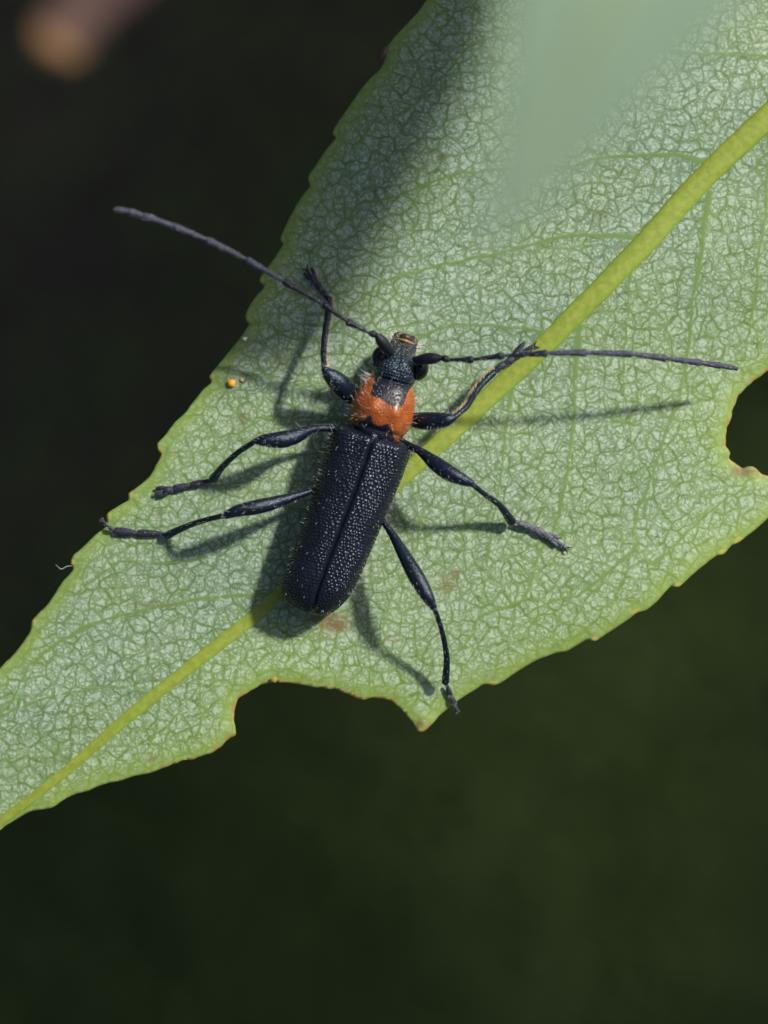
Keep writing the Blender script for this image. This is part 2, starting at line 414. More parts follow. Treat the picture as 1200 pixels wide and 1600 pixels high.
RIB = [(1690, -320), (1500, -125), (1380, 0), (1290, 92), (1200, 182), (1100, 278), (1000, 388), (900, 490), (850, 540), (780, 605), (700, 680), (620, 752), (540, 830), (430, 935), (300, 1040), (200, 1120), (100, 1207), (0, 1285), (-110, 1372), (-290, 1490)]
RIBW = [52, 50, 48, 47, 46, 45, 43, 41, 40, 39, 38, 36, 33, 28, 26, 24, 21, 17, 13, 7]
VEINS = [
 (6, [(1290, 95), (1190, 86), (1100, 82), (1000, 72), (900, 58), (810, 50), (740, 66), (700, 108), (652, 156), (600, 190)]),
 (6, [(1105, 255), (1050, 243), (950, 245), (890, 258), (775, 265), (700, 275), (640, 297), (588, 312), (563, 315), (543, 340), (507, 368), (497, 390), (485, 402)]),
 (6, [(1010, 372), (900, 367), (815, 387), (675, 417), (600, 440), (560, 470), (510, 520), (460, 540)]),
 (5, [(870, 522), (780, 510), (690, 512), (610, 560), (520, 600), (440, 590), (370, 580)]),
 (5, [(690, 690), (600, 655), (480, 660), (420, 650), (350, 690), (300, 710)]),
 (5, [(560, 812), (450, 790), (380, 760), (300, 762), (230, 762)]),
 (6, [(430, 934), (412, 929), (319, 935), (244, 950), (195, 961), (142, 975), (127, 984), (75, 1014), (41, 1047), (22, 1085), (-10, 1130)]),
 (7, [(142, 975), (118, 988), (75, 1014), (48, 1040)]),
 (5, [(320, 870), (250, 880), (195, 876), (168, 890), (142, 908), (118, 930)]),
 (5, [(240, 1086), (180, 1074), (124, 1079), (64, 1094), (0, 1120), (-60, 1160)]),
 (4, [(285, 1045), (240, 1029), (190, 1022)]),
 (4, [(110, 1195), (60, 1185), (0, 1190), (-80, 1220)]),
 (6, [(1205, 195), (1196, 330), (1180, 450), (1165, 560)]),
 (6, [(1107, 300), (1095, 400), (1080, 485), (1076, 550), (1061, 625), (1046, 662), (1027, 719), (1012, 767), (994, 805), (994, 857), (1024, 880), (1065, 842), (1110, 800), (1170, 760)]),
 (6, [(994, 857), (937, 906), (900, 932), (862, 940), (825, 957)]),
 (4, [(985, 420), (978, 520), (975, 600), (985, 680), (960, 760)]),
 (6, [(905, 500), (900, 580), (896, 647), (889, 719), (879, 775), (865, 830), (840, 869), (825, 925), (799, 946), (750, 964), (733, 998), (722, 1014), (690, 1035)]),
 (5, [(800, 600), (790, 680), (780, 760), (765, 850), (748, 964)]),
 (4, [(640, 745), (655, 840), (615, 930), (590, 1010)]),
 (5, [(510, 870), (505, 960), (500, 1000), (502, 1062)]),
 (4, [(380, 985), (398, 1020), (405, 1055)]),
 (5, [(315, 1030), (311, 1062), (313, 1130), (305, 1160)]),
 (5, [(247, 1085), (247, 1111), (240, 1150), (225, 1180)]),
 (6, [(1400, -20), (1280, -60), (1120, -110), (960, -160), (820, -150)]),
 (6, [(1500, -125), (1400, -200), (1250, -260), (1100, -290)]),
 (6, [(1300, 85), (1340, 250), (1350, 400), (1310, 560)]),
 (6, [(1420, -40), (1500, 120), (1520, 300), (1470, 430)]),
]
RU = np.array([-0.745, -0.667])          # unit vector base -> tip along the midrib, world xy
RC = np.array([1.0, 1.2])                # a point on the midrib (700, 680)
def leaf_z(x, y):
    u = (x - RC[0]) * RU[0] + (y - RC[1]) * RU[1]
    v = -(x - RC[0]) * RU[1] + (y - RC[1]) * RU[0]
    z = -0.012 * v ** 2 - 0.008 * np.maximum(0, u - 3.2) ** 2 - 0.006 * np.maximum(0, -u - 4.5) ** 2
    z = z + 0.05 * np.sin(u * 0.9 + 0.6 + 0.5 * v) * np.minimum(np.abs(v) / 3, 1.2) + 0.025 * np.sin(v * 2.1 + u * 1.3)
    return z
def lz(px, py):
    return float(leaf_z((px - 600) / 100, (800 - py) / 100))

def make_blade(parent):
    raw = UPPER + LOWER
    P, K = [], []
    for q in raw:
        if isinstance(q[0], str): P.append(q[1:]); K.append(q[0])
        else: P.append(q); K.append('')
    P = np.array(P, float); P = np.stack([(P[:, 0] - 600) / 100, (800 - P[:, 1]) / 100], 1)
    # subdivide with a slight ragged edge
    seg = []
    m = len(P)
    isb = []
    for i in range(m):
        a, b, c_, d = P[i - 1], P[i], P[(i + 1) % m], P[(i + 2) % m]
        L = np.linalg.norm(c_ - b); nn = max(1, int(L / 0.06))
        for t in np.arange(nn) / nn:
            # centripetal-ish softening
            lin = b * (1 - t) + c_ * t
            cr = 0.5 * (2 * b + (c_ - a) * t + (2 * a - 5 * b + 4 * c_ - d) * t * t + (3 * b - a - 3 * c_ + d) * t ** 3)
            w = 0.6 if np.linalg.norm(cr - lin) < 0.12 else 0.0
            bb = K[i] == 'b' or K[(i + 1) % m] == 'b'
            seg.append(lin * (1 - w) + cr * w + rng.normal(0, 0.008 if bb else 0.002, 2)); isb.append(bb)
    B = np.array(seg); isb = np.array(isb)
    B2 = np.roll(B, -1, 0)
    h = 0.034
    x0, y0 = B.min(0) - 3 * h; nx, ny = (np.ceil((B.max(0) + 3 * h - (x0, y0)) / h)).astype(int)
    gx = x0 + np.arange(nx) * h; gy = y0 + np.arange(ny) * h
    # inside test, scanline per row
    inside = np.zeros((nx, ny), bool)
    for j in range(ny):
        yy = gy[j]
        cr = ((B[:, 1] > yy) != (B2[:, 1] > yy))
        xs = np.sort(B[cr, 0] + (yy - B[cr, 1]) / (B2[cr, 1] - B[cr, 1]) * (B2[cr, 0] - B[cr, 0]))
        inside[:, j] = (np.searchsorted(xs, gx) % 2) == 1
    def dist_field(A, Bb, wid, cap):
        """distance to segments within cap, nearest point kept"""
        D = np.full((nx, ny), cap); NX = np.zeros((nx, ny)); NY = np.zeros((nx, ny))
        for (a, b, w) in zip(A, Bb, wid):
            i0 = max(0, int((min(a[0], b[0]) - cap - x0) / h)); i1 = min(nx, int((max(a[0], b[0]) + cap - x0) / h) + 2)
            j0 = max(0, int((min(a[1], b[1]) - cap - y0) / h)); j1 = min(ny, int((max(a[1], b[1]) + cap - y0) / h) + 2)
            if i0 >= i1 or j0 >= j1: continue
            xx = gx[i0:i1, None]; yy = gy[None, j0:j1]
            dx, dy = b - a; q = dx * dx + dy * dy + 1e-12
            t = np.clip(((xx - a[0]) * dx + (yy - a[1]) * dy) / q, 0, 1)
            cx = a[0] + t * dx; cy = a[1] + t * dy
            dd = np.hypot(xx - cx, yy - cy) * w
            s = D[i0:i1, j0:j1]; mk = dd < s
            s[mk] = dd[mk]; NX[i0:i1, j0:j1][mk] = cx[mk]; NY[i0:i1, j0:j1][mk] = cy[mk]
        return D, NX, NY
    D, NX, NY = dist_field(B, B2, np.ones(len(B)), 2.0)
    Db, _, _ = dist_field(B[isb], B2[isb], np.ones(isb.sum()), 0.5)
    A, Bb, wd = [], [], []
    for (w, pl) in VEINS:
        q = crom([((px - 600) / 100, (800 - py) / 100) for px, py in pl], 6 * len(pl))
        q = q + rng.normal(0, 0.012, q.shape)
        for i in range(len(q) - 1):
            tt = i / (len(q) - 1)
            A.append(q[i]); Bb.append(q[i + 1]); wd.append(6.0 / (w * (1.0 - 0.45 * tt + (0.9 * max(0, 1 - tt / 0.12) if pl[0] not in ((994, 857), (142, 975), (320, 870), (285, 1045)) else 0))))
    Dv, _, _ = dist_field(A, Bb, wd, 0.4)
    XX, YY = np.meshgrid(gx, gy, indexing='ij')
    snap = (D < 0.62 * h)
    XX = np.where(snap, NX, XX); YY = np.where(snap, NY, YY)
    ok = inside | snap
    cell = ok[:-1, :-1] & ok[1:, :-1] & ok[1:, 1:] & ok[:-1, 1:]
    core = ok & ~snap
    cell &= core[:-1, :-1] | core[1:, :-1] | core[1:, 1:] | core[:-1, 1:]
    idx = -np.ones((nx, ny), int)
    used = np.zeros((nx, ny), bool)
    for a, b in ((slice(0, -1), slice(0, -1)), (slice(1, None), slice(0, -1)), (slice(1, None), slice(1, None)), (slice(0, -1), slice(1, None))):
        used[a, b] |= cell
    # every vertex on the rim of the kept cells goes onto the outline itself
    cnt = np.zeros((nx, ny), int)
    for a, b in ((slice(0, -1), slice(0, -1)), (slice(1, None), slice(0, -1)), (slice(1, None), slice(1, None)), (slice(0, -1), slice(1, None))):
        cnt[a, b] += cell
    rim_v = used & (cnt < 4)
    XX = np.where(rim_v, NX, XX); YY = np.where(rim_v, NY, YY)
    idx[used] = np.arange(used.sum())
    ii, jj = np.nonzero(cell)
    F = np.stack([idx[ii, jj], idx[ii + 1, jj], idx[ii + 1, jj + 1], idx[ii, jj + 1]], 1)
    x, y = XX[used], YY[used]
    d, dv, db = D[used], Dv[used], Db[used]
    vein = np.exp(-(dv / 0.045) ** 2)
    z = leaf_z(x, y) + 0.008 * np.exp(-(dv / 0.06) ** 2)
    z = z - 0.03 * np.exp(-(d / 0.12) ** 2)
    side_v = -(x - RC[0]) * RU[1] + (y - RC[1]) * RU[0]
    side_v = side_v * np.sign(-(2.0 - RC[0]) * RU[1] + (-2.0 - RC[1]) * RU[0])      # positive on the lower right half
    gl = np.zeros(len(x)); st = np.zeros(len(x)); dt = np.zeros(len(x))
    for q, kk in zip(P, K):
        if kk == 't': gl = np.maximum(gl, np.exp(-((x - q[0]) ** 2 + (y - q[1]) ** 2) / 0.072 ** 2))
    for (px, py, a, b, s) in [(700, 915, .12, .18, .5), (712, 897, .08, .08, .7), (521, 973, .24, .17, 1.0), (500, 968, .2, .08, .9), (845, 1042, .16, .03, .5), (235, 1187, .08, .05, .7), (615, 1000, .1, .06, .4), (1165, 736, .2, .1, 1.0), (655, 1135, .08, .1, .9), (240, 945, .3, .05, .35)]:
        st = np.maximum(st, s * np.exp(-(((x - (px - 600) / 100) / a) ** 2 + ((y - (800 - py) / 100) / b) ** 2) ** 1.5))
    for (px, py, r, s) in [(433, 557, .03, 1.), (438, 562, .14, .35), (378, 655, .10, .6), (377, 650, .03, .6), (248, 803, .06, .7), (690, 245, .07, .7), (934, 340, .12, .5), (760, 250, .06, .4)]:
        dt = np.maximum(dt, s * np.exp(-((x - (px - 600) / 100) ** 2 + (y - (800 - py) / 100) ** 2) / r ** 2))
    o = new_mesh('blade', np.stack([x, y, z], -1), F.tolist(), M['leaf'], parent,
                 attrs={'vein': vein, 'margin': d, 'warm': np.clip(np.exp(-d / 1.1) * np.where(side_v > 0, 1.0, 0.55) + 0.12 * (side_v > 0), 0, 1), 'gland': gl, 'bite': np.exp(-(db / 0.09) ** 2), 'stain': st, 'dot': dt})
    so = o.modifiers.new('thickness', 'SOLIDIFY'); so.thickness = 0.05; so.offset = -1
    return o

def make_rib(parent):
    N = 700
    c = crom([((px - 600) / 100, (800 - py) / 100) for px, py in RIB], N)
    w = crom(RIBW, N)[:, 0] / 240
    T = np.gradient(c, axis=0); T /= np.linalg.norm(T, axis=1)[:, None]
    S = np.stack([-T[:, 1], T[:, 0]], 1)
    seg = 17
    th = np.linspace(0, pi, seg)
    jag = rng.normal(0, 0.07, (N, 2))
    jag = np.stack([np.convolve(np.pad(jag[:, q], 6, mode='wrap'), np.hanning(15)[1:-1] / 6.5, 'valid') for q in (0, 1)], 1)
    V = np.zeros((N, seg, 3)); E = np.zeros((N, seg))
    for k in range(seg):
        s = cos(th[k]); ww = w * (1 + jag[:, 0 if s > 0 else 1] * abs(s) ** 3)
        xy = c + S * (ww * s)[:, None]
        hgt = (sin(th[k]) ** 0.8) * w * 0.45 - 0.02
        V[:, k, :2] = xy; V[:, k, 2] = leaf_z(c[:, 0], c[:, 1]) * 0.5 + leaf_z(xy[:, 0], xy[:, 1]) * 0.5 + hgt
        E[:, k] = abs(s) ** 2
    al = np.repeat(np.linspace(1, 0, N), seg)
    return new_mesh('midrib', V.reshape(-1, 3), grid_faces(N, seg), M['midrib'], parent, attrs={'along': al, 'edge': E.reshape(-1)})

leaf = empty('broad_leaf', (0, 0, 0))
tag(leaf, 'large pale green leaf with chewed edges carrying the beetle', 'leaf')
make_blade(leaf); make_rib(leaf)
zb = leaf_z(10.9, 11.2)
tube('petiole', [(10.5, 10.8, zb - .02), (11.6, 12.0, zb - .1), (13.5, 14.5, zb - .9), (16, 18, zb - 2.6)], [.24, .23, .24, .32], mat=M['midrib'], parent=leaf, n=40)

# ------------------------------------------------------------------ other leaves of the shrub near the lens
def pointed_leaf(name, tip, base, side, halfw, mat, rib_mat, curl=0.0, sag=0.0, n=60, seg=24, teeth=True, thick=0.05):
    """lanceolate leaf from tip to base, side = its width direction"""
    tip, base = np.array(tip, float), np.array(base, float)
    ax = base - tip; L = np.linalg.norm(ax); a = ax / L
    s = np.array(side, float); s -= a * (s @ a); s /= np.linalg.norm(s); nr = np.cross(a, s)
    if nr[2] < 0: nr = -nr
    t = np.linspace(0, 1, n)
    w = np.interp(t, np.linspace(0, 1, len(halfw)), halfw)
    if teeth: w = w * (1 + 0.035 * ((t * 22) % 1))
    V = np.zeros((n, seg, 3)); q = np.linspace(-1, 1, seg)
    for i in range(n):
        for j in range(seg):
            lat = q[j] * w[i]
            V[i, j] = tip + a * (t[i] * L) + s * (lat * (1 - 0.3 * curl * q[j] ** 2)) + nr * (curl * abs(lat) ** 1.5 * 0.5 + sag * sin(pi * t[i]))
    root = empty(name, tuple(base)); inv = V - base
    b = new_mesh('blade', inv.reshape(-1, 3), grid_faces(n, seg), mat, root)
    md = b.modifiers.new('thickness', 'SOLIDIFY'); md.thickness = thick; md.offset = 0
    c = np.array([tip + a * (k * L) + nr * (sag * sin(pi * k)) for k in np.linspace(0.03, 1, 14)]) - base
    r = np.linspace(0.02, 0.16, 14)
    tube('midrib', c, r, mat=rib_mat, parent=root, n=40, seg=10)
    tube('petiole', [(0, 0, 0), tuple(a * 1.5 - np.array([0, 0, .3])), tuple(a * 3.5 - np.array([0, 0, 1.2]))], [.16, .16, .2], mat=rib_mat, parent=root, n=16, seg=10)
    return root

M['pale_leaf'] = plain_leaf_material('pale_underside', (0.32, 0.45, 0.31), (0.36, 0.49, 0.33), (0.28, 0.42, 0.16), 0.2, 0.6)
M['dark_leaf'] = plain_leaf_material('thick_green_leaf', (0.10, 0.17, 0.06), (0.13, 0.21, 0.07), (0.10, 0.2, 0.03), 0.12, 0.5)
M['pale_rib'] = simple('pale_rib', (0.36, 0.44, 0.2), 0.5)
# the blurred one hanging in front of the lens
H = 18.0
o = pointed_leaf('hanging_leaf', W(764, 385, H - 0.5), W(1290, -760, H + 1.5), (1, .35, .1), [0.05, .29, .52, .76, .98, 1.15, 1.2, 1.1, .85, .5, .15], M['pale_leaf'], M['pale_rib'], curl=0.06, sag=0.3)
tag(o, 'pale green leaf tip hanging blurred in front at the top right', 'leaf')
# the one above that shades the far end of the large leaf
o = pointed_leaf('overhanging_leaf', (4.6, 7.55, 8.2), (5.9, 20.0, 8.6), (1, .05, .02), [.3, 1.45, 1.85, 2.1, 2.35, 2.6, 2.85, 3.1, 3.4, 3.6, 3.8, 3.9, 4.0, 3.9, 3.7, 3.4, 3.0, 2.4, 1.7, 1.0, .2], M['dark_leaf'], M['pale_rib'], curl=-0.02)
tag(o, 'leaf out of frame above that casts the broad shadow', 'leaf')

# dried brown leaf tip, rolled up, out of focus in the top left corner
def dried_tip():
    k = NT('dried_leaf'); p = k.obj(); al = k.attr('along')
    nz = k.noise(p, 3, 4)
    c = k.mix(k.mapr(nz, 0.3, 0.7), (0.10, 0.055, 0.045), (0.14, 0.08, 0.066))
    c = k.mix(k.mapr(k.math('ADD', al, k.math('MULTIPLY', k.math('SUBTRACT', nz, .5), .1)), 0.05, 0.24, 1, 0), c, (0.56, 0.30, 0.11))
    k.set(Base_Color=c, Roughness=0.7, Normal=k.bump(k.noise(p, 9, 4), 0.4, 0.05))
    Hd = 15.0
    path = [W(74, 88, Hd), W(98, 50, Hd), W(150, -20, Hd + .1), W(230, -110, Hd + .3), W(360, -260, Hd + .8), W(520, -430, Hd + 1.2)]
    path = np.array(path); base = path[-1]
    N, sg = 70, 30
    C = crom(path - base, N); R = crom([.21, .27, .34, .40, .42, .25], N)[:, 0]
    T = np.gradient(C, axis=0); T /= np.linalg.norm(T, axis=1)[:, None]
    S = np.cross(T, [0, 0, 1.]); S /= np.linalg.norm(S, axis=1)[:, None]; U = np.cross(S, T)
    V = np.zeros((N, sg, 3))
    for i in range(N):
        cap = min(1.0, sqrt(max(0.0004, 1 - max(0, 1 - i / 9.0) ** 2)))
        for j in range(sg):
            th = -0.4 + j / (sg - 1) * 2 * pi * 1.15
            r = R[i] * cap * (1 - 0.16 * j / sg) * (1 + 0.05 * sin(5 * th + i * .2))
            V[i, j] = C[i] + S[i] * r * cos(th) + U[i] * r * sin(th) * .75
    root = empty('dried_leaf', tuple(base))
    b = new_mesh('rolled_blade', V.reshape(-1, 3), grid_faces(N, sg), k.m, root, attrs={'along': np.repeat(np.linspace(0, 1, N), sg)})
    md = b.modifiers.new('thickness', 'SOLIDIFY'); md.thickness = .03
    tube('stalk', [(0, 0, 0), tuple(T[-1] * 1.5), tuple(T[-1] * 3 + np.array([0, 0, -.4]))], [.14, .1, .1], mat=k.m, parent=root, n=14, seg=10)
    tag(root, 'rolled brown dried leaf with an orange tip, blurred in the top left corner', 'dried leaf')
dried_tip()

# ------------------------------------------------------------------ beetle
beetle = empty('longhorn_beetle', (0, 0, 0))
tag(beetle, 'blue-black longhorn beetle with an orange-red thorax on the large leaf', 'beetle')

def hashj(i, j, s):
    v = np.sin(i * 127.1 + j * 311.7 + s * 74.7) * 43758.5453
    return v - np.floor(v)
def pits(u, v, sp):
    """pit field on a jittered hex lattice of spacing sp: 1 at pit centre"""
    r = v / (sp * 0.866); best = np.full(u.shape, 9.0); bu = np.zeros(u.shape)
    for dj in (-1, 0, 1):
        j = np.floor(r) + dj
        off = (np.mod(j, 2)) * 0.5
        ii = np.floor(u / sp - off)
        for di in (-1, 0, 1, 2):
            i = ii + di
            cu = (i + off + 0.5 + (hashj(i, j, 1) - .5) * .45) * sp; cv = (j + 0.5 + (hashj(i, j, 2) - .5) * .45) * sp * 0.866
            d = np.hypot(u - cu, v - cv) * (0.85 + 0.35 * hashj(i, j, 3))
            best = np.minimum(best, d)
    return best / sp

EB = np.array([583.0, 683.0]); ED = np.array([-.297, .955]); EN = np.array([.955, .297])
def e_pt(al, pe, z):
    q = EB[None] + np.asarray(al).reshape(-1, 1) * ED + np.asarray(pe).reshape(-1, 1) * EN
    return W(q[:, 0], q[:, 1], np.asarray(z).reshape(-1))
A_ = [-6, 0, 15, 50, 97, 140, 200, 230, 250, 262, 272, 280, 288, 292]
SUT = [0, 0, 0, -1, -2.5, -6, -9.5, -11, -11.5, -11.5, -11, -10, -9, -8]
LFT = [-52, -61, -64.5, -65, -63.5, -64, -66, -67.5, -68.5, -68, -64.5, -58.5, -45, -16]
RGT = [52, 61.5, 63.5, 62, 57, 53, 47, 43, 38, 33, 27, 21, 12, 0]
def elytron(side):
    na, nt = 430, 150
    a = np.linspace(-6, 291.5, na)
    # denser near the tip so it rounds off
    a = -6 + 297.5 * (1 - (1 - np.linspace(0, 1, na)) ** 1.15)
    sut = np.interp(a, A_, SUT); edge = np.interp(a, A_, LFT if side < 0 else RGT)
    ker = np.ones(15) / 15
    edge = np.convolve(np.pad(edge, (7, 7), mode='reflect', reflect_type='odd'), ker, 'valid'); sut = np.convolve(np.pad(sut, 7, mode='edge'), ker, 'valid')
    w = np.abs(edge - sut)
    s = (a + 6) / 297.5
    crest = 1.06 - 0.16 * s ** 2
    front = np.sqrt(np.clip(1 - np.clip(1 - (a + 6) / 16, 0, 1) ** 2, 0, 1))
    back = np.sqrt(np.clip(1 - np.clip((a - 225) / 67.5, 0, 1) ** 2.4, 0.0, 1))
    zb = 0.42 - 0.08 * s
    Hh = (crest - zb) * (0.45 + 0.55 * front) * (0.30 + 0.70 * back)
    th = np.linspace(0, 1, nt) * radians(104)
    ne = 2.7
    sx = np.abs(np.sin(th)) ** (2 / ne); cz = np.sign(np.cos(th)) * np.abs(np.cos(th)) ** (2 / ne)
    PE = sut[:, None] + side * w[:, None] * sx[None]
    Zs = zb[:, None] + Hh[:, None] * cz[None]
    # suture groove and shoulder
    lat = w[:, None] * sx[None]
    Zs = Zs - 0.045 * np.exp(-(lat / 3.2) ** 2) - 0.012 * np.exp(-((lat - 7) / 3.0) ** 2) * 0
    Zs = Zs + 0.035 * np.exp(-((lat / np.maximum(w[:, None], 1) - 0.72) / .16) ** 2) * np.exp(-((a[:, None] - 14) / 22) ** 2)
    Zs = Zs - 0.02 * np.exp(-((lat / np.maximum(w[:, None], 1) - 0.35) / .2) ** 2) * np.exp(-((a[:, None] - 30) / 60) ** 2)
    AA = np.repeat(a[:, None], nt, 1)
    V = e_pt(AA.ravel(), PE.ravel(), Zs.ravel()).reshape(na, nt, 3)
    # arc-length coordinates for the punctures
    du = np.linalg.norm(np.diff(V, axis=1), axis=2); Uc = np.concatenate([np.zeros((na, 1)), np.cumsum(du, 1)], 1)
    dvv = np.linalg.norm(np.diff(V[:, nt // 3], axis=0), axis=1); Vc = np.concatenate([[0], np.cumsum(dvv)])[:, None] + 0 * Uc
    wob = 0.02 * np.sin(Vc * 9 + side) + 0.015 * np.sin(Uc * 17 + Vc * 5)
    d = pits(Uc + wob + 3.1 * side + 10, Vc + 0.4 * wob, 0.059)
    fade = np.clip((Uc - 0.03) / 0.05, 0, 1) * np.clip((0.86 - np.linspace(0, 1, nt)) / 0.14, 0.12, 1)[None]
    disp = 0.015 * np.exp(-(d / 0.30) ** 2) * fade
    disp = disp + 0.0020 * np.sin(Uc * 61 + 3 * np.sin(Vc * 40)) * np.sin(Vc * 67)
    gu = np.gradient(V, axis=0); gv = np.gradient(V, axis=1)
    Nn = np.cross(gu, gv); Nn /= np.linalg.norm(Nn, axis=2)[..., None] + 1e-9
    if Nn[na // 2, 5, 2] < 0: Nn = -Nn
    V2 = V + Nn * disp[..., None]
    f = grid_faces(na, nt)
    if side > 0: f = [q[::-1] for q in f]
    o = new_mesh('elytron', V2.reshape(-1, 3), f, M['elytra'], beetle)
    # sparse short setae standing in the pits, longer along the side
    pick = rng.choice(na * nt, 70, replace=False)
    P = V2.reshape(-1, 3)[pick]; Nk = Nn.reshape(-1, 3)[pick]
    tail = np.array([ED[0], -ED[1], 0.0])
    D = Nk * 0.45 + tail * 0.9 + rng.normal(0, .15, P.shape)
    hair_mesh('setae', P, D, rng.uniform(.03, .06, len(P)), 0.0016, M['hair'], o)
    rows = rng.integers(5, int(na * .8), 85); cols = rng.integers(int(nt * .62), int(nt * .9), 85)
    P = V2[rows, cols]; Nk = Nn[rows, cols]; D = Nk + np.array([0, 0, .25]) + rng.normal(0, .3, P.shape)
    hair_mesh('side_hair', P, D, rng.uniform(.06, .17, len(P)) * (1 - .55 * rows / na), 0.0016, M['hair'], o)
    return o
elytron(-1); elytron(1)

# underside: hind thorax and abdomen in one piece
tube('abdomen', e_pt([-4, 40, 110, 180, 240, 276], [0, -1, -4, -8, -10, -9], [.52, .48, .46, .44, .42, .40]),
     [.44, .55, .52, .47, .36, .16], [.26, .30, .27, .24, .2, .10], mat=M['cut'], parent=beetle, n=60, seg=24)
# abdomen tip just showing behind the elytra
# pronotum
PB = np.array([614.0, 597.0]); PD = np.array([-.316, .949]); PN = np.array([.949, .316])
def p_pt(al, pe, z):
    q = PB[None] + np.asarray(al).reshape(-1, 1) * PD + np.asarray(pe).reshape(-1, 1) * PN
    return W(q[:, 0], q[:, 1], np.asarray(z).reshape(-1))
def pronotum():
    na, nt = 120, 160
    a = np.linspace(-3, 89, na)
    wl = np.interp(a, [-3, 0, 9, 25, 45, 62, 76, 84, 89], [30, 34, 42, 49, 53, 51, 45, 40, 36])
    wr = np.interp(a, [-3, 0, 9, 25, 45, 62, 76, 84, 89], [30, 33, 39, 45, 48, 48, 43, 38, 34])
    ker = np.ones(9) / 9
    wl = np.convolve(np.pad(wl, 4, mode='edge'), ker, 'valid'); wr = np.convolve(np.pad(wr, 4, mode='edge'), ker, 'valid')
    ht = np.interp(a, [-3, 0, 10, 30, 50, 70, 80, 89], [.30, .33, .40, .47, .50, .45, .38, .33])
    ht = np.convolve(np.pad(ht, 6, mode='edge'), np.ones(13) / 13, 'valid')
    th = np.arange(nt) * 2 * pi / nt
    ne = 2.25
    cx = np.sign(np.cos(th)) * np.abs(np.cos(th)) ** (2 / ne); sz = np.sign(np.sin(th)) * np.abs(np.sin(th)) ** (2 / ne)
    PE = np.where(cx[None] > 0, wr[:, None], wl[:, None]) * cx[None]
    ZZ = 0.64 + ht[:, None] * sz[None]
    AA = np.repeat(a[:, None], nt, 1)
    # slanted rear rim, low tubercles on the disc
    ZZ = ZZ + 0.035 * (np.exp(-(((PE + 20) / 11) ** 2 + ((AA - 42) / 14) ** 2)) + np.exp(-(((PE - 20) / 11) ** 2 + ((AA - 42) / 14) ** 2))) * (sz[None] > 0)
    ZZ = ZZ - 0.03 * np.exp(-((AA - 78) / 4) ** 2) * (sz[None] > 0)
    V = p_pt(AA.ravel(), PE.ravel(), ZZ.ravel())
    # dark collar patch in front and toothed dark band behind
    def sm(x, e): return 1 / (1 + np.exp(-x / e))
    col = sm(28.5 - np.abs(PE + 0.5) - 0.06 * AA, 1.2) * sm(33 + 2.5 * np.sin(PE * .12 + .5) - AA, 1.2)
    edge = 73 + 4 * ((PE + 5) / 30) ** 2 - 13 * np.exp(-((PE + 17) / 6.5) ** 2) - 10 * np.exp(-((PE - 13) / 7.5) ** 2) + 9 * np.clip((PE - 24) / 10, 0, 2) + 5 * np.clip((-PE - 34) / 10, 0, 2)
    rear = sm(AA - edge, 1.0)
    rim = sm(2.0 - AA, .8)
    dark = np.maximum(np.maximum(col, rear), rim * sm(30 - np.abs(PE), 1.5)) * (ZZ > 0.6)
    fs = grid_faces(na, nt, True)
    v = np.vstack([V, p_pt([-3, 89], [0, 0], [.62, .62])])
    i0 = na * nt
    for k in range(nt):
        fs.append((i0, (k + 1) % nt, k)); fs.append((i0 + 1, (na - 1) * nt + k, (na - 1) * nt + (k + 1) % nt))
    o = new_mesh('pronotum', v, fs, M['pronotum'], beetle, attrs={'dark': np.concatenate([dark.ravel(), [1, 1]])})
    Vg = V.reshape(na, nt, 3)
    Nn = np.cross(np.gradient(Vg, axis=0), np.roll(Vg, -1, 1) - np.roll(Vg, 1, 1)); Nn /= np.linalg.norm(Nn, axis=2)[..., None] + 1e-9
    cen = Vg.mean(1, keepdims=True)
    sgn = np.sign(((Vg - cen) * Nn).sum(-1, keepdims=True)); Nn = Nn * sgn
    top = np.argwhere((sz[None] > -0.2) & (np.ones((na, 1)) > 0))
    pick = top[rng.choice(len(top), 190, replace=False)]
    P = Vg[pick[:, 0], pick[:, 1]]; Nk = Nn[pick[:, 0], pick[:, 1]]
    fwd = np.array([-PD[0], PD[1], 0.])
    hair_mesh('hair', P, Nk + fwd * .35 + rng.normal(0, .35, P.shape), rng.uniform(.04, .17, len(P)), 0.0015, M['hair'], o)
    # a tuft at the front left corner
    P = p_pt(rng.uniform(-2, 14, 40), rng.uniform(-44, -30, 40), rng.uniform(.55, .9, 40))
    D = np.array([-.8, .55, .3]) + rng.normal(0, .35, (40, 3))
    hair_mesh('hair_tuft', P, D, rng.uniform(.1, .24, 40), .0016, M['hair'], o)
    return o
pronotum()
# scutellum
tube('scutellum', e_pt([-8, -2, 6], [0, 0, 0], [.93, .96, .99]), [.10, .08, .03], [.04, .04, .02], M['cut'], beetle, n=20, seg=14)
# dark hind collar between pronotum and elytra
tube('mesothorax', np.vstack([p_pt([78], [0], [.6]), e_pt([4], [0], [.6])]), [.36, .42], [.32, .36], M['cut'], beetle, n=12, seg=30)

